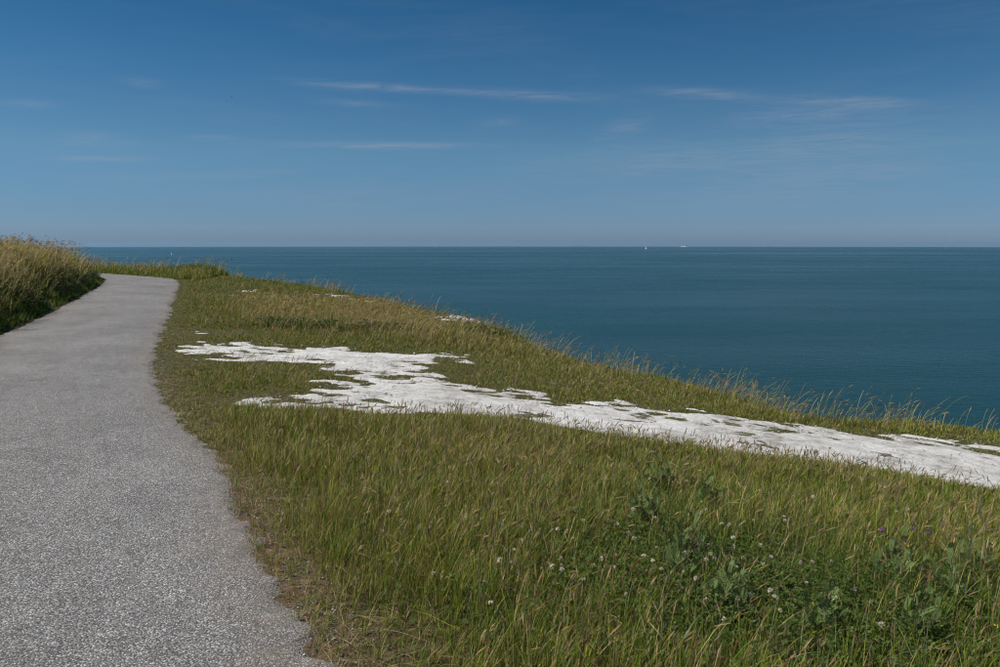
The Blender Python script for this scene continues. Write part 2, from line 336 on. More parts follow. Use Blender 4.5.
def build_path():
    def resample(pts, n):
        P = np.array(pts, float); s = np.r_[0, np.cumsum(np.hypot(*np.diff(P, axis=0).T))]; u = np.linspace(0, s[-1], n)
        # smooth a little so that the kerbless edge has no corners
        q = np.c_[np.interp(u, s, P[:, 0]), np.interp(u, s, P[:, 1])]
        k = 40; pad = np.r_[np.repeat(q[:1], k, 0), q, np.repeat(q[-1:], k, 0)]
        w = np.hanning(2*k+1); w /= w.sum()
        return np.c_[np.convolve(pad[:, 0], w, 'valid'), np.convolve(pad[:, 1], w, 'valid')]
    n = 4000; A = resample(PATH_L, n); B = resample(PATH_R, n)
    row = np.unique(np.r_[np.arange(0, 620, 6), np.arange(620, 1560, 2), np.arange(1560, n, 6)]); A, B = A[row], B[row]; n = len(row)
    fine = np.arange(-.045, .075, .0052); us = np.r_[np.arange(-.045, .06, .02), np.linspace(.08, .92, 26), 1-fine[::-1]]
    X = A[:, None, 0]*(1-us)+B[:, None, 0]*us; Y = A[:, None, 1]*(1-us)+B[:, None, 1]*us
    x, y = X.ravel(), Y.ravel(); U = np.broadcast_to(us, X.shape).ravel()
    wid = 2.7; de = np.minimum(U, 1-U)*wid                      # distance in from the edge
    rag = fbm(x, y, 1.6, 3, 11)*.10+fbm(x, y, 8, 5, 12)*.13
    z = tps(x, y) + np.clip((de+rag)*.22, -.05, .018) + .02*np.clip(de, 0, 1) + fbm(x, y, .8, 2, 14)*.008
    edge = sstep(.45, .0, de+rag)
    me = mesh_arrays('path', np.c_[x, y, z], grid_faces(len(us), n), np.full((len(us)-1)*(n-1), 4), attrs={'edge': edge}, smooth=True)
    return link('path', me, M['path'])
pth = build_path(); tag(pth, 'grey stone chipping footpath curving along the clifftop', 'path', kind='structure')

def build_chalk():
    def part(x0, x1, y0, y1, h):
        xs = np.arange(x0, x1, h); ys = np.arange(y0, y1, h)
        X, Y = np.meshgrid(xs, ys); x, y = X.ravel(), Y.ravel()
        s = chalk_sd(x, y); f = grid_faces(len(xs), len(ys))
        keep = (s[f].max(1) > -.06); f = f[keep]
        used = np.unique(f); mp = np.full(len(x), -1); mp[used] = np.arange(len(used)); f = mp[f]
        x, y, s = x[used], y[used], s[used]
        lump = fbm(x, y, 2.2, 3, 21)*.022 + np.abs(fbm(x, y, 6, 4, 22))*.022*np.clip(s*4, 0, 1)
        z = height(x, y) + np.clip(s*.16, -.03, .008) + lump*np.clip(s*5+.2, 0, 1)
        return np.c_[x, y, z], f
    V1, f1 = part(-5.2, 9.6, 2.4, 13.0, .03); V2, f2 = part(-9, 0, 13.0, 25.6, .045)
    V = np.r_[V1, V2]; f = np.r_[f1, f2+len(V1)]
    return link('chalk_track', mesh_arrays('chalk_track', V, f, np.full(len(f), 4), smooth=True), M['chalk'])
ck = build_chalk(); tag(ck, 'worn white chalk track trodden bare through the turf', 'chalk track', kind='structure')

SEA_Z = -60.0; EARTH = 6.371e6
def build_sea():
    r = np.geomspace(6, 46000, 110); a = np.linspace(0, 2*math.pi, 720, endpoint=False)
    Rr, Aa = np.meshgrid(r, a, indexing='ij'); x = (Rr*np.cos(Aa)).ravel(); y = (Rr*np.sin(Aa)).ravel()
    z = SEA_Z-(x*x+y*y)/(2*EARTH)
    i = np.arange(109)[:, None]*720+np.arange(720)[None]; j = np.arange(109)[:, None]*720+(np.arange(720)[None]+1) % 720
    f = np.stack([i, i+720, j+720, j], -1).reshape(-1, 4)
    return link('sea', mesh_arrays('sea', np.c_[x, y, z], f, np.full(len(f), 4), smooth=True), M['sea'])
tag(build_sea(), 'calm dark blue sea reaching to the hazy horizon', 'sea', kind='structure')

# ------------------------------------------------------------------ grass: blades and flowering stalks, all real faces
PAL = {'green': (.115, .190, .020), 'olive': (.215, .232, .030), 'yellow': (.33, .315, .055), 'straw': (.50, .375, .20), 'red': (.27, .155, .085), 'blue': (.07, .105, .052), 'pale': (.33, .31, .17)}
PALA = np.array(list(PAL.values())); PALN = list(PAL)
def colours(n, weights):
    """weights: (n, k) over PALN"""
    w = np.asarray(weights, float); w = w/w.sum(1, keepdims=True); c = np.cumsum(w, 1)
    k = (rng.random(n)[:, None] > c).sum(1).clip(0, len(PALN)-1)
    col_ = PALA[k]*rng.uniform(.6, 1.45, (n, 1))*rng.uniform(.93, 1.07, (n, 3))
    return col_
def blades(P, h, w, az, bend, colr, ts=(0, .5, 1.0)):
    """ribbon blades rooted at P; returns verts, loops, sizes, colours"""
    n = len(P); k = len(ts)
    lx, ly = np.cos(az), np.sin(az); fa = az + np.pi/2 + rng.normal(0, .6, n); fx, fy = np.cos(fa), np.sin(fa)
    rows = []
    for i, t in enumerate(ts):
        off = h*bend*t**1.8; up = h*t*(1-.28*np.minimum(bend, 1.2)*t)
        cx = P[:, 0]+lx*off; cy = P[:, 1]+ly*off; cz = P[:, 2]+up-.012
        if i == k-1: rows.append(np.c_[cx, cy, cz][:, None])
        else:
            ww = w*.5*(1-.55*t) if i else w*.42
            rows.append(np.stack([np.c_[cx-fx*ww, cy-fy*ww, cz], np.c_[cx+fx*ww, cy+fy*ww, cz]], 1))
    V = np.concatenate(rows, 1); m = V.shape[1]; base = (np.arange(n)*m)[:, None]
    quads = []
    for i in range(k-2): quads.append(base+np.array([2*i, 2*i+1, 2*i+3, 2*i+2]))
    tri = base+np.array([2*k-4, 2*k-3, 2*k-2])
    Q = np.stack(quads, 1).reshape(-1, 4) if quads else np.zeros((0, 4), int)
    loops = np.r_[Q.ravel(), tri.ravel()]; sizes = np.r_[np.full(len(Q), 4), np.full(n, 3)]
    return V.reshape(-1, 3), loops, sizes, np.repeat(colr, m, 0)
def stalks(P, h, az, bend, sw, hl, hw, colr, hcol):
    """thin stem plus a loose drooping seed head of crossed lozenges"""
    n = len(P); lx, ly = np.cos(az), np.sin(az); fx, fy = -ly, lx
    def cen(t):
        off = h*bend*t**2.2; up = h*t*(1-.22*np.minimum(bend, 1.3)*t); return np.c_[P[:, 0]+lx*off, P[:, 1]+ly*off, P[:, 2]+up-.01]
    rows = []; f3 = np.c_[fx, fy, np.zeros(n)]
    for t in (0, .45, .8, 1.0): c = cen(t); rows += [c-f3*(sw*.5)[:, None], c+f3*(sw*.5)[:, None]]
    top = cen(1.0); d = top-cen(.9); d /= np.linalg.norm(d, axis=1, keepdims=True)
    d2 = d+np.c_[lx*.5*bend, ly*.5*bend, -.25*bend]; d2 /= np.linalg.norm(d2, axis=1, keepdims=True)
    s2 = np.cross(d2, f3)
    b0 = top-d*(hl*.25)[:, None]; b1 = top+d2*(hl*.3)[:, None]; b2 = top+d2*(hl*.75)[:, None]
    idx = len(rows)
    for ax in (f3, s2):
        rows += [b0, b1-ax*(hw*.5)[:, None], b1+ax*(hw*.5)[:, None], b2]
    for sgn, tt in ((1, .15), (-1, -.05), (1, .45)):       # three side spikelets
        c = top+d2*(hl*tt)[:, None]; e = c+(f3*sgn*.55+d2*.75)*(hl*.33)[:, None]; e[:, 2] -= hl*.05
        q = np.cross(d2, f3)*(hw*.35)[:, None]; rows += [c-q, c+q, e]
    V = np.stack(rows, 1); m = V.shape[1]; base = (np.arange(n)*m)[:, None]
    Q = [base+np.array([2*i, 2*i+1, 2*i+3, 2*i+2]) for i in range(3)]
    Q += [base+np.array([idx, idx+1, idx+3, idx+2]), base+np.array([idx+4, idx+5, idx+7, idx+6])]
    T = [base+np.array([idx+8+3*i, idx+9+3*i, idx+10+3*i]) for i in range(3)]
    Q = np.stack(Q, 1).reshape(-1, 4); T = np.stack(T, 1).reshape(-1, 3)
    C = np.repeat(colr[:, None], m, 1); C[:, idx:] = hcol[:, None]
    return V.reshape(-1, 3), np.r_[Q.ravel(), T.ravel()], np.r_[np.full(len(Q), 4), np.full(len(T), 3)], C.reshape(-1, 3)
def join(parts):
    V, L, S_, C = [], [], [], []; o = 0
    q = [p for p in parts if len(p[0])]
    for v, l, s_, c in q:
        V.append(v); L.append(l+o); S_.append(s_); C.append(c); o += len(v)
    return np.concatenate(V), np.concatenate(L), np.concatenate(S_), np.concatenate(C)

# candidate points: rings about the viewer's place, thinner with distance, wide enough for a step aside
RINGS = [(3.1, 5.6, 7600), (5.6, 8.2, 6600), (8.2, 11.2, 4300), (11.2, 15.2, 2700), (15.2, 21, 1750), (21, 29, 1050), (29, 48, 480)]
def scatter(density_scale=1.0, half=37.0, rings=RINGS):
    X, Y = [], []
    for a, b, d in rings:
        th = R(half); area = th*(b*b-a*a); n = int(area*d*density_scale)
        r = np.sqrt(rng.uniform(a*a, b*b, n)); t = rng.uniform(-th, th, n)
        X.append(r*np.sin(t)); Y.append(r*np.cos(t)-1.2)
    return np.concatenate(X), np.concatenate(Y)
def fields(x, y):
    f = dict(dr=d_right(x, y), dl=d_left(x, y), ec=e_cliff(x, y), cs=chalk_sd(x, y), nearc=poly_sd(x, y, CUT_NEAR))
    f['fore'] = f['nearc'] > 0                                       # between viewer and chalk
    f['onpath'] = (f['dr'] < -.03-.14*fbm(x, y, 2.3, 3, 44)) & (f['dl'] < .03)
    f['bank'] = f['dl'] > .05
    f['beyond'] = (f['dr'] > 0) & (y > 31.0) & (x < -12.0)
    n1 = fbm(x, y, .45, 3, 31); n2 = fbm(x, y, 1.7, 3, 32); n3 = fbm(x, y, .22, 2, 33)
    f['n1'], f['n2'], f['n3'] = n1, n2, n3
    f['tall'] = sstep(13.6, 15.2, y+n1*.8)*sstep(23.0, 20.0, y+n1)*sstep(.8, 2.6, f['dr'])*(1-f['bank'])
    f['edge'] = sstep(-1.1, -.15, f['ec']); f['tall'] = f['tall']*(1-.75*sstep(-1.6, -.3, f['ec']))
    f['lush'] = np.exp(-(((x-1.15)/.85)**2+((y-3.5)/1.0)**2)) + .8*np.exp(-(((x-2.2)/.6)**2+((y-3.4)/.7)**2))
    return f
px_m = lambda dist: dist/800.0        # metres covered by one picture point at that distance

# --- blades
x, y = scatter()
F_ = fields(x, y)
keep = ~F_['onpath'] & (F_['ec'] < 1.0) & (F_['dl'] < 4.5) & ((F_['cs'] < .03) | ((F_['cs'] < .14) & (rng.random(len(x)) < .10)))
thin = np.ones(len(x))
thin *= np.where(F_['bank'], 1, np.where(y > 8, .95, .48)+np.where(y > 8, .05, .52)*sstep(.02, .6, F_['dr']+F_['n2']*.4))
thin *= np.where(F_['cs'] > -.3, .7+.3*sstep(.04, -.22, F_['cs']+F_['n2']*.15), 1)
thin *= .75+.25*sstep(-.5, .3, F_['n2'])
thin *= 1-.6*np.clip(F_['lush'], 0, 1)*F_['fore']
keep &= rng.random(len(x)) < thin
x, y = x[keep], y[keep]; F_ = {k: v[keep] for k, v in F_.items()}
# gather the blades into tufts
sp = np.where(F_['fore'], .075, .085)*np.where(np.hypot(x, y) > 15, 1.6, 1.0)
ci = np.floor(x/sp).astype(int); cj = np.floor(y/sp).astype(int)
h1 = _perm[ci & 255, cj & 255]; h2 = _perm[(ci*7+91) & 255, (cj*13+17) & 255]; h3 = _perm[(ci*5+33) & 255, (cj*3+201) & 255]
cx_ = (ci+.15+.7*h1)*sp; cy_ = (cj+.15+.7*h2)*sp
tight = np.where(h3 > .35, .5, 1.0); ox, oy = x-cx_, y-cy_
x = cx_+ox*tight; y = cy_+oy*tight; fan = np.arctan2(oy, ox)
z = height(x, y); n = len(x); dist = np.hypot(x, y)
hh = np.where(F_['fore'], .118+.052*sstep(5.6, 4.0, y)+.055*F_['n1']+.05*F_['n2'], .054+.02*F_['n1']+.02*F_['n2'])
hh = hh + F_['tall']*.13 + F_['edge']*.03*(~F_['fore'])
hh = np.where(F_['beyond'], .24+.1*F_['n1'], hh)
hh *= np.where(F_['bank'], 1, .42+.58*sstep(0, .7, F_['dr']+F_['n2']*.2))
hh *= .38+.62*sstep(.05, -.75, F_['cs'])
hh *= 1-.6*np.exp(-(((x+1.1)/1.1)**2+((y-19.1)/.9)**2))
hh = np.where(F_['bank'], (.20+.14*sstep(.2, 1.2, F_['dl'])+.08*F_['n2'])*(.5+.5*sstep(.05, .5, F_['dl'])), hh)
hh = np.maximum(hh, .025)*rng.uniform(.5, 1.3, n)*(.7+.65*h3)
ww = np.maximum(.0026+.0014*rng.random(n), px_m(dist)*.62)*np.where(F_['bank'], 1.25, 1)
az = np.where(rng.random(n) < .3, rng.normal(-.15, .8, n), fan+rng.normal(0, .7, n))
bend = np.abs(rng.normal(.36, .3, n))*(.7+.6*h1)
d0 = np.clip(.5+F_['n1']*1.2+F_['n2']*.6+(h2-.5)*1.0, 0, 1)
one = np.ones(n)
w_ = np.c_[.28+.42*(1-d0), .42*one, .20*one+.1*d0, .01+.11*d0, .01+.09*d0, .05*one, .02+.05*d0]
sh = (~F_['fore'])[:, None]; w_ = np.where(sh, np.c_[.30*one, .42*one, .20*one, .06+.08*d0, .05+.06*d0, .03*one, .06*one], w_)
w_ = w_+F_['tall'][:, None]*np.array([0, .1, .1, .35, .28, 0, .1])
lu = F_['lush'][:, None]*F_['fore'][:, None]; w_ = w_*(1-.7*lu)+lu*.7*np.array([.75, .12, .03, .03, .03, .25, .0])
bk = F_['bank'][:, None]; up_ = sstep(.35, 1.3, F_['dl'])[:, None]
w_ = w_+(sstep(22, 25, y)*(~F_['fore']))[:, None]*np.array([.35, .15, .02, 0, 0, 0, 0])
vg = F_['beyond'][:, None]; w_ = np.where(vg, np.array([.45, .35, .15, .06, .04, .05, .02]), w_)
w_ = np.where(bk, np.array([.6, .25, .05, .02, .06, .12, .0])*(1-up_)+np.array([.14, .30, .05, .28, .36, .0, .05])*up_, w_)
edge_dry = sstep(.6, .05, F_['dr'])[:, None]*(~F_['bank'])[:, None]*(y < 14)[:, None]
w_ = w_+edge_dry*np.array([.05, .1, .1, .22, .16, 0, .05])
cc = colours(n, w_)
P = np.c_[x, y, z]
fo = F_['fore'] & ~F_['bank']; bn = F_['bank']; be = F_['beyond'] & ~bn; tu = ~fo & ~bn & ~be
def join_mesh(args, name): return mesh_arrays(name, args[0], args[1], args[2], color=args[3])
def grass_obj(name, mask, label, ts):
    me = join_mesh(blades(P[mask], hh[mask], ww[mask], az[mask], bend[mask], cc[mask], ts), name)
    return tag(link(name, me, M['grass']), label, 'grass', kind='stuff')
grass_obj('meadow_grass', fo, 'olive green meadow grass between the grey path and the chalk track', (0, .42, .78, 1.0))
grass_obj('clifftop_turf', tu, 'short clifftop turf on the seaward side of the chalk track', (0, .5, 1.0))
grass_obj('bank_grass', bn, 'dark green rough grass covering the bank beside the path', (0, .5, 1.0))
grass_obj('verge_grass', be, 'green grass verge where the path bends out of sight', (0, .5, 1.0))
print('blades', n, fo.sum(), tu.sum(), bn.sum(), be.sum())

# --- flowering stalks
x, y = scatter(.085)
F_ = fields(x, y); dist = np.hypot(x, y)
keep = ~F_['onpath'] & (F_['ec'] < .75) & (F_['dl'] < 5.5) & (F_['cs'] < .0)
pr = np.where(F_['fore'], .32+.30*np.clip(F_['n1']+.35, 0, 1), .16)
pr = pr+F_['tall']*.9+F_['edge']*1.3*sstep(-.1, .45, F_['n2']+.35*fbm(x, y, .9, 2, 71))+np.where(F_['beyond'], .8, 0)
pr *= np.where(F_['bank'], 1, sstep(.05, .8, F_['dr']))
pr *= .12+.88*sstep(0, -.7, F_['cs'])
pr *= 1-.85*np.exp(-(((x+1.1)/1.0)**2+((y-19.1)/.8)**2))
pr *= 1-.7*np.clip(F_['lush'], 0, 1)
pr = np.where(F_['bank'], 2.0*sstep(.15, .9, F_['dl']), pr)
pr *= .35+1.3*sstep(-.35, .35, F_['n2'])
keep &= rng.random(len(x)) < pr
x, y = x[keep], y[keep]; F_ = {k: v[keep] for k, v in F_.items()}; dist = dist[keep]
# extra stalks on the tall bank
n = len(x); z = height(x, y)
edge = F_['edge']*(~F_['fore'])
hs_ = np.where(F_['fore'], .185+.05*sstep(5.6, 4.0, y)+.05*F_['n1'], .15+.02*F_['n1'])+F_['tall']*.17+edge*.34*rng.random(n)**1.7+np.where(F_['beyond'], .22, 0)
hs_ = np.where(F_['bank'], .30+.28*sstep(.1, .9, F_['dl']), hs_)*rng.uniform(.6, 1.3, n)
hs_ *= np.where(F_['bank'], .75+.5*sstep(-.4, .5, F_['n2']), 1)
hs_ *= .5+.5*sstep(0, -.8, F_['cs'])
az = np.where(rng.random(n) < np.where(F_['fore'], .5, .78), rng.normal(-.1, .7, n), rng.uniform(-np.pi, np.pi, n))
bend = np.abs(rng.normal(0, .30, n))*np.where(F_['fore'], 1.0, .8)+np.where(F_['fore'], .03, .15)+.25*edge*rng.random(n)+.2*F_['bank']+.15*F_['tall']
sw = np.maximum(.0014, px_m(dist)*.30); hl = rng.uniform(.05, .10, n)*np.where(F_['fore'], .85, 1.1); hw = np.maximum(rng.uniform(.004, .009, n), px_m(dist)*.55)
one = np.ones(n)
base_w = np.c_[.06*one, .22*one, .2*one, .34*one, .10*one, .0*one, .22*one]
cs_ = colours(n, base_w); ch = colours(n, np.c_[.0*one, .05*one, .05*one, .50*one, .17*one+.25*F_['bank']+.25*F_['tall'], .0*one, .2*one])
gold = np.where(F_['tall'] > .4, 1.1, np.where(F_['bank'], 1.05, 1.0))[:, None]; cs_ *= gold; ch *= gold
P = np.c_[x, y, z]
def stalk_obj(name, m, label):
    a = stalks(P[m], hs_[m], az[m], bend[m], sw[m], hl[m], hw[m], cs_[m], ch[m])
    tag(link(name, join_mesh(a, name), M['seed']), label, 'grass', kind='stuff')
bn = F_['bank']; fo = F_['fore'] & ~bn; ot = ~bn & ~fo
stalk_obj('flowering_meadow_grass', fo, 'thin straw coloured flowering grass stalks in the foreground meadow')
stalk_obj('flowering_cliff_grass', ot, 'wind bent dry grass heads along the cliff edge')
stalk_obj('flowering_bank_grass', bn, 'golden seeding grass on top of the bank beside the path')
print('stalks', n, fo.sum(), ot.sum(), bn.sum())

# --- dead leaves of grass lying on the bare strip along the path and between the tufts
n = 3200; yy = rng.uniform(2.2, 9.5, n); PR = np.array(PATH_R); xx = np.interp(yy, PR[:, 1], PR[:, 0])+np.abs(rng.normal(.12, .28, n))-.03
zz = height(xx, yy)+.014; one = np.ones(n)
lit = colours(n, np.c_[.0*one, .08*one, .06*one, .38*one, .34*one, 0*one, .14*one])*.8
a = blades(np.c_[xx, yy, zz], rng.uniform(.03, .10, n), rng.uniform(.002, .004, n), rng.uniform(-3.14, 3.14, n), rng.uniform(1.6, 4.0, n), lit, (0, .5, 1.0))
hv = a[0].reshape(n, -1, 3); hv[..., 2] = zz[:, None]+np.clip(hv[..., 2]-zz[:, None], -.004, .02)*.5
tag(link('grass_litter', join_mesh((hv.reshape(-1, 3), a[1], a[2], a[3]), 'grass_litter'), M['seed']), 'dead straw litter on the bare strip at the path edge', 'litter', kind='stuff')
# ------------------------------------------------------------------ leafy ground cover between the blades
def leaflets(P, size, az, tilt, colr, n_l=3):
    """small three-part leaves: n_l oval leaflets spreading from the leaf's centre"""
    V, C = [], []
    n = len(P)
    for k in range(n_l):
        a = az+k*2*np.pi/n_l; d = np.c_[np.cos(a)*np.cos(tilt), np.sin(a)*np.cos(tilt), np.sin(tilt)]
        s_ = np.c_[-np.sin(a), np.cos(a), np.zeros(n)]
        r0 = P+d*(size*.08)[:, None]; m1 = P+d*(size*.6)[:, None]-s_*(size*.34)[:, None]; m2 = P+d*(size*.6)[:, None]+s_*(size*.34)[:, None]
        t_ = P+d*size[:, None]; t_[:, 2] -= size*.12
        V.append(np.stack([r0, m1, t_, m2], 1))
    V = np.stack(V, 1).reshape(-1, 3); nq = n*n_l
    return V, np.arange(nq*4), np.full(nq, 4), np.repeat(colr, n_l*4, 0)
# clover and other broad leaves in the damp patch of the foreground, and the brambles of the bank
def cover(n, sampler, zlo, zhi, smin, smax, pal, name, label, cat, nl):
    x, y = sampler(n); z = height(x, y)+rng.uniform(zlo, zhi, len(x))
    c = np.array(pal)[rng.integers(0, len(pal), len(x))]*rng.uniform(.7, 1.3, (len(x), 1))
    me = join_mesh(leaflets(np.c_[x, y, z], rng.uniform(smin, smax, len(x)), rng.uniform(0, 6.3, len(x)), rng.normal(.25, .35, len(x)), c, nl), name)
    tag(link(name, me, M['grass']), label, cat, kind='stuff')
def clover_pts(n):
    c = [(1.15, 3.45, .42, .42, 5), (.75, 3.75, .35, .35, 2), (2.15, 3.5, .45, .3, 3), (1.6, 3.2, .5, .3, 2), (.2, 3.4, .4, .4, 1.0), (1.1, 4.7, .3, .5, 1.3)]
    w = np.array([k[4] for k in c]); k = rng.choice(len(c), n, p=w/w.sum()); c = np.array(c)
    return c[k, 0]+rng.normal(0, 1, n)*c[k, 2], c[k, 1]+rng.normal(0, 1, n)*c[k, 3]
cover(12000, clover_pts, .005, .16, .009, .024, [(.045, .085, .014), (.065, .115, .02), (.10, .14, .03), (.11, .12, .035)], 'clover_leaves', 'dark green clover leaves low in the foreground grass', 'clover', 3)
def bank_pts(n):
    t = rng.uniform(10.5, 33, n*3); PL = np.array(PATH_L); xl = np.interp(t, PL[:, 1], PL[:, 0]); off = rng.gamma(2.0, .42, n*3)
    x = xl-off*.93; y = t-off*.36
    k = (d_left(x, y) > .12) & (fbm(x, y, .8, 2, 61) > -.25); return x[k][:n], y[k][:n]
cover(9000, bank_pts, .02, .30, .03, .075, [(.03, .06, .016), (.045, .08, .02), (.06, .085, .022), (.10, .085, .035)], 'bramble_leaves', 'dark bramble and weed leaves on the shaded bank side', 'brambles', 3)
def turf_pts(n):
    q = [(-3.4, 14.9, .5, .18), (-4.2, 15.2, .5, .2), (-2.3, 15.1, .35, .15), (-.3, 16.6, .5, .3), (-13.0, 34.9, 1.1, .5), (-12.6, 34.6, 1.0, .5), (-13.4, 34.9, 1.0, .5)]
    k = rng.integers(0, len(q), n); c = np.array(q)[k]; return c[:, 0]+rng.normal(0, 1, n)*c[:, 2], c[:, 1]+rng.normal(0, 1, n)*c[:, 3]
cover(2600, turf_pts, .02, .20, .03, .07, [(.03, .07, .016), (.045, .085, .02)], 'leafy_weeds', 'dark green leafy weeds among the tall clifftop grass', 'weeds', 3)

# ------------------------------------------------------------------ single plants, flowers, stones
M['clover_petal'] = mat_leaf('clover_petals', tint=False, color=(.60, .54, .44), trans=.25)
M['yellow_petal'] = mat_leaf('yellow_petals', tint=False, color=(.62, .42, .02), trans=.25)
M['purple_petal'] = mat_leaf('purple_petals', tint=False, color=(.26, .09, .30), trans=.25)
M['stem'] = mat_leaf('green_stems', tint=False, color=(.09, .12, .04), trans=.1)
M['silver'] = mat_leaf('silvery_leaves', tint=False, color=(.105, .150, .050), trans=.15, rough=.8, spec=.1)
M['silver_stem'] = mat_leaf('purplish_stems', tint=False, color=(.14, .10, .09), trans=.05)
def tube(pts, r0, r1, k=4):
    P = [Vector(p) for p in pts]; V = []; F = []
    for i, p in enumerate(P):
        d = (P[min(i+1, len(P)-1)]-P[max(i-1, 0)]).normalized(); a = d.orthogonal().normalized(); b = d.cross(a)
        r = r0+(r1-r0)*i/(len(P)-1)
        for j in range(k):
            t = 2*math.pi*j/k; V.append(p+a*math.cos(t)*r+b*math.sin(t)*r)
    for i in range(len(P)-1):
        for j in range(k): F.append((i*k+j, i*k+(j+1) % k, (i+1)*k+(j+1) % k, (i+1)*k+j))
    return V, F
def pymesh(name, V, F, mat, smooth=False):
    me = bpy.data.meshes.new(name); me.from_pydata([tuple(v) for v in V], [], F); me.materials.append(mat)
    if smooth: me.polygons.foreach_set('use_smooth', np.ones(len(F), bool))
    me.update(); return me
def petal_head(name, r, n, mat, flat=.85, length=.5):
    V, F = [], []; rr = random.Random(5)
    for i in range(n):
        ph = i*2.39996; cz = 1-1.55*(i+.5)/n; sr = math.sqrt(max(0, 1-cz*cz))
        d = Vector((sr*math.cos(ph), sr*math.sin(ph), cz*flat)).normalized(); s_ = d.orthogonal().normalized(); q = d.cross(s_)
        s_ = s_*math.cos(ph)+q*math.sin(ph); L = r*(1+rr.uniform(-.15, .2)); w = r*.26
        b = len(V); V += [d*(r*length*.4), d*(L*.7)-s_*w, d*L*1.02, d*(L*.7)+s_*w]; F.append((b, b+1, b+2, b+3))
    return pymesh(name, V, F, mat)
clover_me = petal_head('clover_petals', .0105, 42, M['clover_petal'])
yellow_me = petal_head('yellow_petals', .009, 10, M['yellow_petal'], .5)
purple_me = petal_head('purple_petals', .012, 26, M['purple_petal'])
stalk_me = pymesh('flower_stalk', *tube([(0, 0, 0), (.006, .002, .4), (.015, 0, .75), (.012, .004, 1.0)], .0012, .0009, 3), M['stem'])
def flower(x, y, h, head_me, hname, label, cat, group, name):
    root = link(name, None); root.location = (x, y, float(height(np.array([x]), np.array([y]))[0])-.005); root.rotation_euler = (rng.normal(0, .12), rng.normal(.05, .12), rng.uniform(0, 6.28))
    st = link('flower_stalk', stalk_me, parent=root); st.scale = (1, 1, h)
    hd = link(hname, head_me, parent=root); hd.location = (.012, .004, h); s_ = rng.uniform(.8, 1.25); hd.scale = (s_, s_, s_*rng.uniform(.75, 1)); hd.rotation_euler = (rng.normal(0, .3), rng.normal(0, .3), rng.uniform(0, 6.28))
    return tag(root, label, cat, group)
CL = [(1.12, 3.5, .24, .26, 46), (.75, 3.8, .25, .3, 12), (.25, 3.5, .25, .3, 18), (-.15, 4.0, .25, .3, 8), (1.3, 4.4, .4, .3, 8), (2.0, 4.6, .6, .5, 6), (.5, 4.9, .5, .4, 6)]
CL_LAB = ['white clover flower standing in the dense dark clover patch', 'white clover flower in the grass between the clover patch and the bare path edge', 'lone white clover flower in long grass between the clover patch and the chalk track']
for (cx, cy, sx, sy, k), lab_i in zip(CL, (0, 0, 1, 1, 2, 2, 2)):
    for _ in range(k):
        flower(cx+rng.normal(0, sx), cy+rng.normal(0, sy), rng.uniform(.11, .19), clover_me, 'flower_head', CL_LAB[lab_i], 'flower', 'clover flowers in the foreground grass', 'clover_flower')
for px_, py_ in [(.74, 3.72), (.78, 3.7), (1.3, 3.25), (1.36, 3.2), (1.75, 3.6), (2.0, 3.1), (3.2, 9.9), (2.9, 10.3), (1.2, 14.0), (1.6, 13.6)]:
    flower(px_, py_, rng.uniform(.13, .18), yellow_me, 'flower_head', 'small yellow trefoil flower among the clover leaves and wormwood' if py_ < 5 else 'small yellow trefoil flower in the turf between the chalk track and the cliff edge', 'flower', 'yellow flowers in the grass', 'yellow_flower')
for px_, py_ in [(2.06, 4.0), (2.18, 4.1), (2.3, 4.05), (2.02, 3.85), (2.42, 4.2), (1.9, 10.2), (2.2, 9.9)]:
    flower(px_, py_, rng.uniform(.16, .24), purple_me, 'flower_head', 'small purple flower head in the meadow grass beside tall wormwood' if py_ < 5 else 'small purple flower head in the turf seaward of the chalk track', 'flower', 'purple flowers in the grass', 'purple_flower')

# silvery wormwood: a stem with divided leaves set round it
def pinnate():
    V, F = [], []
    def loz(b, d, L, w):
        d = d.normalized(); s_ = d.cross(Vector((0, 0, 1))).normalized(); k = len(V)
        V.extend([b, b+d*L*.5-s_*w+Vector((0, 0, .002)), b+d*L, b+d*L*.5+s_*w+Vector((0, 0, .002))]); F.append((k, k+1, k+2, k+3))
    for i in range(6):
        t = i/6; b = Vector((t*.85+.08, 0, .12*math.sin(t*2.2)))
        for s_ in (-1, 1):
            L = .36*(1-.45*abs(t-.4)); loz(b, Vector((.75, s_*.8, .15)), L, .047)
            if i in (1, 2, 3): loz(b+Vector((.75, s_*.8, .15)).normalized()*L*.45, Vector((1, s_*.15, .1)), L*.45, .04)
    loz(Vector((0, 0, 0)), Vector((1, 0, .12)), .5, .025); loz(Vector((.45, 0, .09)), Vector((1, 0, .0)), .62, .035)
    return pymesh('leaf', V, F, M['silver'])
leaf_me = pinnate()
WORM = [(.95, 3.74, .30, 'bushy grey green wormwood plant rising among the clover flowers'), (1.08, 5.05, .28, 'grey green wormwood plant alone behind the clover patch near the chalk track'),
        (1.0, 3.25, .28, 'low grey green wormwood plant with a purplish stem below the clover flowers'), (1.35, 3.1, .24, 'short grey green wormwood plant in front of the clover flowers'),
        (1.92, 3.64, .30, 'upright grey green wormwood plant with a feathery tip behind leafy neighbours'), (2.1, 3.4, .28, 'spreading grey green wormwood plant between two feathery neighbours'),
        (2.42, 3.85, .32, 'tall grey green wormwood plant close to the small purple flowers'), (1.75, 3.12, .24, 'stunted grey green wormwood plant in dark leafy cover'),
        (.82, 4.3, .28, 'grey green wormwood plant half hidden in long stems'), (1.3, 4.75, .24, 'grey green wormwood plant in dry brown grass'),
        (.88, 3.5, .26, 'dense grey green wormwood plant at the rim of the clover patch'), (2.25, 3.12, .26, 'dense grey green wormwood plant at the foot of its taller neighbours')]
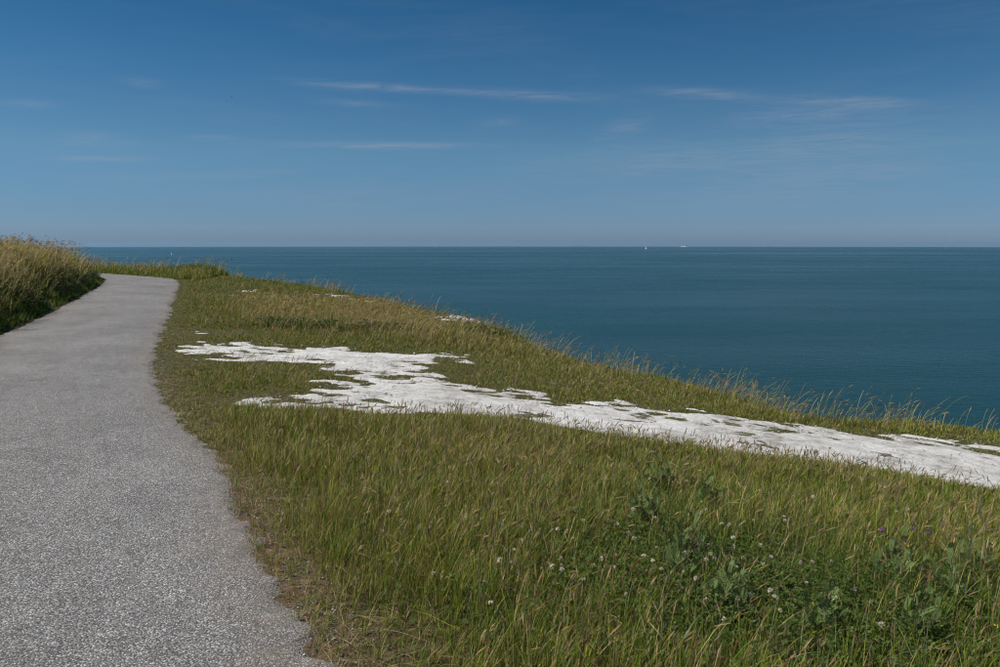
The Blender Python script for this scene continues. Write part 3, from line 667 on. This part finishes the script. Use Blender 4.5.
for wx, wy, wh, lab in WORM:
    if True:
        root = link('wormwood_plant', None); root.location = (wx, wy, float(height(np.array([wx]), np.array([wy]))[0])); root.rotation_euler = (rng.normal(0, .1), rng.normal(.08, .1), rng.uniform(0, 6.28))
        tag(root, lab, 'plant', 'silvery wormwood plants in the foreground')
        for b_ in range(6):
            ln = wh*(1 if b_ == 0 else rng.uniform(.6, .85)); tl = 0 if b_ == 0 else rng.uniform(.2, .65); ta = b_*2.4+rng.uniform(0, 1)
            dv = Vector((math.cos(ta)*math.sin(tl), math.sin(ta)*math.sin(tl), math.cos(tl)))
            pts = [dv*ln*t+Vector((0, 0, .03*ln*t*t)) for t in (0, .3, .6, 1)]
            link('stem', pymesh('stem', *tube(pts, .0032, .0014, 4), M['silver_stem']), parent=root)
            nl = 9
            for i in range(nl):
                t = .22+.78*i/(nl-1); p = dv*ln*t; a_ = i*2.4+rng.uniform(-.4, .4)
                L = .10*(1-.5*t)+.012; lf = link('leaf', leaf_me, parent=root); lf.location = p; lf.scale = (L, L, L)
                lf.rotation_euler = (rng.normal(0, .3), -(.15+.95*t**2)+rng.normal(0, .15), a_)

# broken chalk: lumps on the outcrop, at the path's edge and on the track
def stone_mesh(k):
    import bmesh
    bm = bmesh.new(); bmesh.ops.create_icosphere(bm, subdivisions=2, radius=.5); rr = random.Random(k)
    cuts = [(Vector((rr.gauss(0, 1), rr.gauss(0, 1), rr.gauss(0, 1))).normalized(), rr.uniform(.22, .40)) for _ in range(9)]
    for v in bm.verts:
        for nrm, d in cuts:
            e = v.co.dot(nrm)-d
            if e > 0: v.co -= nrm*e*.92
        v.co.z *= .62
    me = bpy.data.meshes.new('chalk_stone'); bm.to_mesh(me); bm.free(); me.materials.append(M['chalk']); return me
STONES = [stone_mesh(i) for i in range(5)]
def stone(x, y, s_, label, group, name='chalk_stone'):
    o = link(name, STONES[rng.integers(0, 5)]); o.location = (x, y, float(height(np.array([x]), np.array([y]))[0])+s_*.12); o.scale = (s_*rng.uniform(.8, 1.5), s_*rng.uniform(.7, 1.1), s_*rng.uniform(.6, 1))
    o.rotation_euler = (rng.normal(0, .2), rng.normal(0, .2), rng.uniform(0, 6.28)); return tag(o, label, 'stone', group)
for i in range(26):
    stone(-1.1+rng.normal(0, .42), 19.3+rng.normal(0, .22)-.1, rng.uniform(.10, .24), 'rough white chalk lump on the outcrop in the tall grass near the cliff edge', 'chalk lumps on the outcrop')
for sx, sy in [(-5.3, 24.8), (-4.9, 24.4), (-4.6, 23.7), (-6.4, 22.8), (-8.1, 24.6), (-7.9, 24.8), (-3.9, 23.4)]:
    stone(sx+rng.normal(0, .08), sy+rng.normal(0, .08), rng.uniform(.08, .16), 'small white chalk stone on the far green slope above the tall dry grass', 'chalk stones scattered in the turf')
PR = np.array(PATH_R)
for i in range(34):
    yy = rng.uniform(2.6, 13); xx = np.interp(yy, PR[:, 1], PR[:, 0])+abs(rng.normal(.06, .12)); stone(xx, yy, rng.uniform(.012, .035), 'small pale pebble loose along the grassy edge of the grey path', 'loose pebbles at the path edge', 'pebble')

# loose chippings spilled over the path's edge and crumbs on the chalk: too many to count
def crumbs(name, x, y, sz, mat, label, cat, lift=.2, colr=None):
    n = len(x); z = height(x, y)+lift*sz
    base = np.array([(1, 0, 0), (0, 1, 0), (-1, 0, 0), (0, -1, 0), (0, 0, .8), (0, 0, -.6)], float)
    J = base[None]*rng.uniform(.55, 1.1, (n, 6, 1))+rng.normal(0, .16, (n, 6, 3)); a = rng.uniform(0, 6.28, n); c, s_ = np.cos(a)[:, None], np.sin(a)[:, None]
    V = np.stack([J[..., 0]*c-J[..., 1]*s_, J[..., 0]*s_+J[..., 1]*c, J[..., 2]], -1)*sz[:, None, None]*.6+np.c_[x, y, z][:, None]
    f = np.array([(0, 1, 4), (1, 2, 4), (2, 3, 4), (3, 0, 4), (1, 0, 5), (2, 1, 5), (3, 2, 5), (0, 3, 5)])
    Fc = (np.arange(n)[:, None, None]*6+f[None]).reshape(-1, 3)
    me = mesh_arrays(name, V.reshape(-1, 3), Fc, np.full(len(Fc), 3), color=np.repeat(colr, 6, 0) if colr is not None else None)
    return tag(link(name, me, mat), label, cat, kind='stuff')
M['chips'] = mat_leaf('stone_chips', trans=0.0, rough=.85, spec=.2)
n = 3600; yy = 1.8+9.5*rng.random(n)**1.5; xx = np.interp(yy, PR[:, 1], PR[:, 0])+rng.normal(.08, .13, n)
gcol = np.array([(.13, .128, .125), (.24, .235, .23), (.38, .37, .35), (.55, .54, .51), (.3, .23, .16)])[rng.choice(5, n, p=[.2, .35, .25, .12, .08])]
crumbs('path_chippings', xx, yy, np.minimum(rng.gamma(3, .0022, n)+.003, .013), M['chips'], 'loose grey stone chippings spilled over the edge of the path', 'gravel', .5, gcol)
n = 60000; xx = rng.uniform(-5, 7.5, n); yy = rng.uniform(5, 12.8, n); cs0 = chalk_sd(xx, yy); k = (cs0 > -.06) & (rng.random(n) < np.where(cs0 < .10, .3, .10)); xx, yy = xx[k], yy[k]
crumbs('chalk_rubble', xx, yy, rng.gamma(2.0, .004, len(xx))+.004, M['chalk'], 'small broken crumbs of chalk strewn over the white track', 'rubble', 1.0)

# ------------------------------------------------------------------ boats far out and birds
M['white_paint'] = mat_plain('white_paint', (.82, .82, .80), .4, .5, .1); M['sail'] = mat_plain('sailcloth', (.85, .84, .80), .7, .4, .08)
M['navy'] = mat_plain('dark_blue_paint', (.05, .07, .12), .4, .5, .1); M['spar'] = mat_plain('grey_spar', (.35, .35, .36), .4, 1, .1); M['feather'] = mat_plain('dark_feathers', (.05, .045, .04), .8, 30, .2)
def place_at_sea(px, d):
    """a point on the curved sea d metres out along the picture column px"""
    u = (px-500)/778.0; n_ = math.hypot(u, 1); x, y = d*u/n_, d/n_
    return (x, y, SEA_Z-(d*d)/(2*EARTH))
def hull_mesh(L, B, H, mat, name='hull'):
    V, F = [], []; st = np.linspace(-.5, .5, 9)
    for t in st:
        w = B*.5*(1-max(0, (t-.0)/.5)**2.2)*(1 if t > -.45 else .85); z1 = H*(1+.35*max(0, t)*2)
        V += [(t*L, -w, z1), (t*L, -w*.7, -H*.5), (t*L, w*.7, -H*.5), (t*L, w, z1)]
    for i in range(8):
        a = i*4; F += [(a, a+1, a+5, a+4), (a+1, a+2, a+6, a+5), (a+2, a+3, a+7, a+6), (a+3, a, a+4, a+7)]
    F += [(0, 3, 2, 1), (32, 33, 34, 35)]
    return pymesh(name, V, F, mat)
def sail_mesh(name, pts, belly):
    """curved triangular sail with thickness"""
    V, F = [], []; A, B, C = [Vector(p) for p in pts]; n_ = 7
    for side in (0, .06):
        for i in range(n_):
            t = i/(n_-1); p = A.lerp(C, t); q = B.lerp(C, t)
            for j in range(5):
                s_ = j/4; r = p.lerp(q, s_); r.y += belly*math.sin(math.pi*s_)*(1-t)+side; V.append(r)
    for side in (0, 1):
        o = side*n_*5
        for i in range(n_-1):
            for j in range(4): F.append((o+i*5+j, o+i*5+j+1, o+i*5+j+6, o+i*5+j+5))
    return pymesh(name, V, F, M['sail'], True)
def sailboat(px, d, L, heading, label):
    r = link('sailing_boat', None); r.location = place_at_sea(px, d); r.rotation_euler = (R(6), 0, R(heading)); tag(r, label, 'sailboat', 'boats out at sea')
    link('hull', hull_mesh(L, L*.28, L*.07, M['white_paint']), parent=r)
    link('cabin', hull_mesh(L*.35, L*.16, L*.12, M['white_paint'], 'cabin'), parent=r)
    link('mast', pymesh('mast', *tube([(L*.08, 0, 0), (L*.08, 0, L*1.35)], L*.012, L*.008, 6), M['spar']), parent=r)
    link('mainsail', sail_mesh('mainsail', [(L*.07, 0, L*.16), (-L*.42, 0, L*.16), (L*.07, 0, L*1.32)], L*.06), parent=r)
    link('jib', sail_mesh('jib', [(L*.48, 0, L*.1), (L*.12, 0, L*.14), (L*.09, 0, L*1.1)], L*.05), parent=r)
sailboat(173, 4600, 15, -50, 'tiny white sailing boat off the point beyond the bend of the path')
sailboat(645, 9000, 28, -50, 'white sailing boat on the horizon with tall pale sails')
fr = link('ferry', None); fr.location = place_at_sea(683, 17000); fr.rotation_euler = (0, 0, R(-35)); tag(fr, 'pale ferry far off on the hazy horizon', 'ferry', 'boats out at sea')
link('hull', hull_mesh(150, 26, 10, M['white_paint']), parent=fr)
up = link('superstructure', hull_mesh(105, 24, 26, M['white_paint'], 'superstructure'), parent=fr); up.location = (-6, 0, 0)
br = link('bridge', hull_mesh(22, 26, 34, M['white_paint'], 'bridge'), parent=fr); br.location = (38, 0, 0)
fn = link('funnel', pymesh('funnel', *tube([(-38, 0, 24), (-40, 0, 44)], 6, 5, 8), M['navy']), parent=fr)

def bird(px, py, d, s_, roll, label):
    p = R(PITCH); u = (px-500)/778.0; v = (333.5-py)/778.0
    w = Vector((u, math.cos(p)+v*math.sin(p), -math.sin(p)+v*math.cos(p))).normalized()*d
    r = link('bird', None); r.location = w+Vector((0, 0, CAMZ)); r.rotation_euler = (R(10), R(roll), R(50)); r.scale = (s_,)*3; tag(r, label, 'bird', 'birds high over the sea')
    V, F = tube([(0, -.5, 0), (0, -.42, .0), (0, -.2, -.02), (0, .15, -.01), (0, .32, .03), (0, .42, .035), (0, .5, .02)], .01, .01, 8)
    rad = [.03, .05, .09, .11, .07, .055, .008]
    c = [Vector((0, y_, z_)) for y_, z_ in ((-.5, 0), (-.42, 0), (-.2, -.02), (.15, -.01), (.32, .03), (.42, .035), (.5, .02))]
    for i in range(7):
        for j in range(8): q = V[i*8+j]-c[i]; V[i*8+j] = c[i]+q.normalized()*rad[i]
    link('body', pymesh('body', V, F, M['feather'], True), parent=r)
    for sg in (-1, 1):
        W = [(0.06*sg, .2, .04), (.06*sg, -.12, .04), (.5*sg, .28, .2), (.5*sg, 0, .18), (1.0*sg, -.05, .14), (.95*sg, -.18, .13)]
        V2 = [Vector(a) for a in W]+[Vector(a)-Vector((0, 0, .02)) for a in W]
        F2 = [(0, 1, 3, 2), (2, 3, 5, 4), (6, 8, 9, 7), (8, 10, 11, 9), (0, 2, 8, 6), (2, 4, 10, 8), (1, 7, 9, 3), (3, 9, 11, 5), (4, 5, 11, 10)]
        link('wing', pymesh('wing', V2, F2, M['feather']), parent=r)
    tl = [Vector(a) for a in ((-.03, -.45, 0), (.03, -.45, 0), (.09, -.72, 0), (-.09, -.72, 0))]; tl = tl+[a-Vector((0, 0, .015)) for a in tl]
    link('tail', pymesh('tail', tl, [(0, 1, 2, 3), (7, 6, 5, 4), (0, 4, 5, 1), (1, 5, 6, 2), (2, 6, 7, 3), (3, 7, 4, 0)], M['feather']), parent=r)
bird(231.5, 97, 70, .17, 25, 'small dark bird flying under the long cirrus streak, high above the path')
bird(679, 163, 150, .17, -15, 'distant dark bird above the sea between the horizon and the cirrus')

# ------------------------------------------------------------------ the hazy sea air
def build_haze():
    r = 48000.0; zt, zb = 40.0, -260.0
    V = [(-r, -r, zb), (r, -r, zb), (r, r, zb), (-r, r, zb), (-r, -r, zt), (r, -r, zt), (r, r, zt), (-r, r, zt)]
    F = [(0, 3, 2, 1), (4, 5, 6, 7), (0, 1, 5, 4), (1, 2, 6, 5), (2, 3, 7, 6), (3, 0, 4, 7)]
    m = bpy.data.materials.new('sea_air'); m.use_nodes = True; t = m.node_tree; t.nodes.clear()
    pv = nd(t, 'ShaderNodeVolumePrincipled'); pv.inputs['Color'].default_value = (.36, .63, .86, 1); pv.inputs['Density'].default_value = HAZE; pv.inputs['Anisotropy'].default_value = .2
    ou = nd(t, 'ShaderNodeOutputMaterial'); t.links.new(pv.outputs[0], ou.inputs['Volume'])
    tag(link('haze', pymesh('haze', V, F, m)), 'thin bluish haze in the air over the sea', 'haze', kind='stuff')
HAZE = 1.25e-5
build_haze()
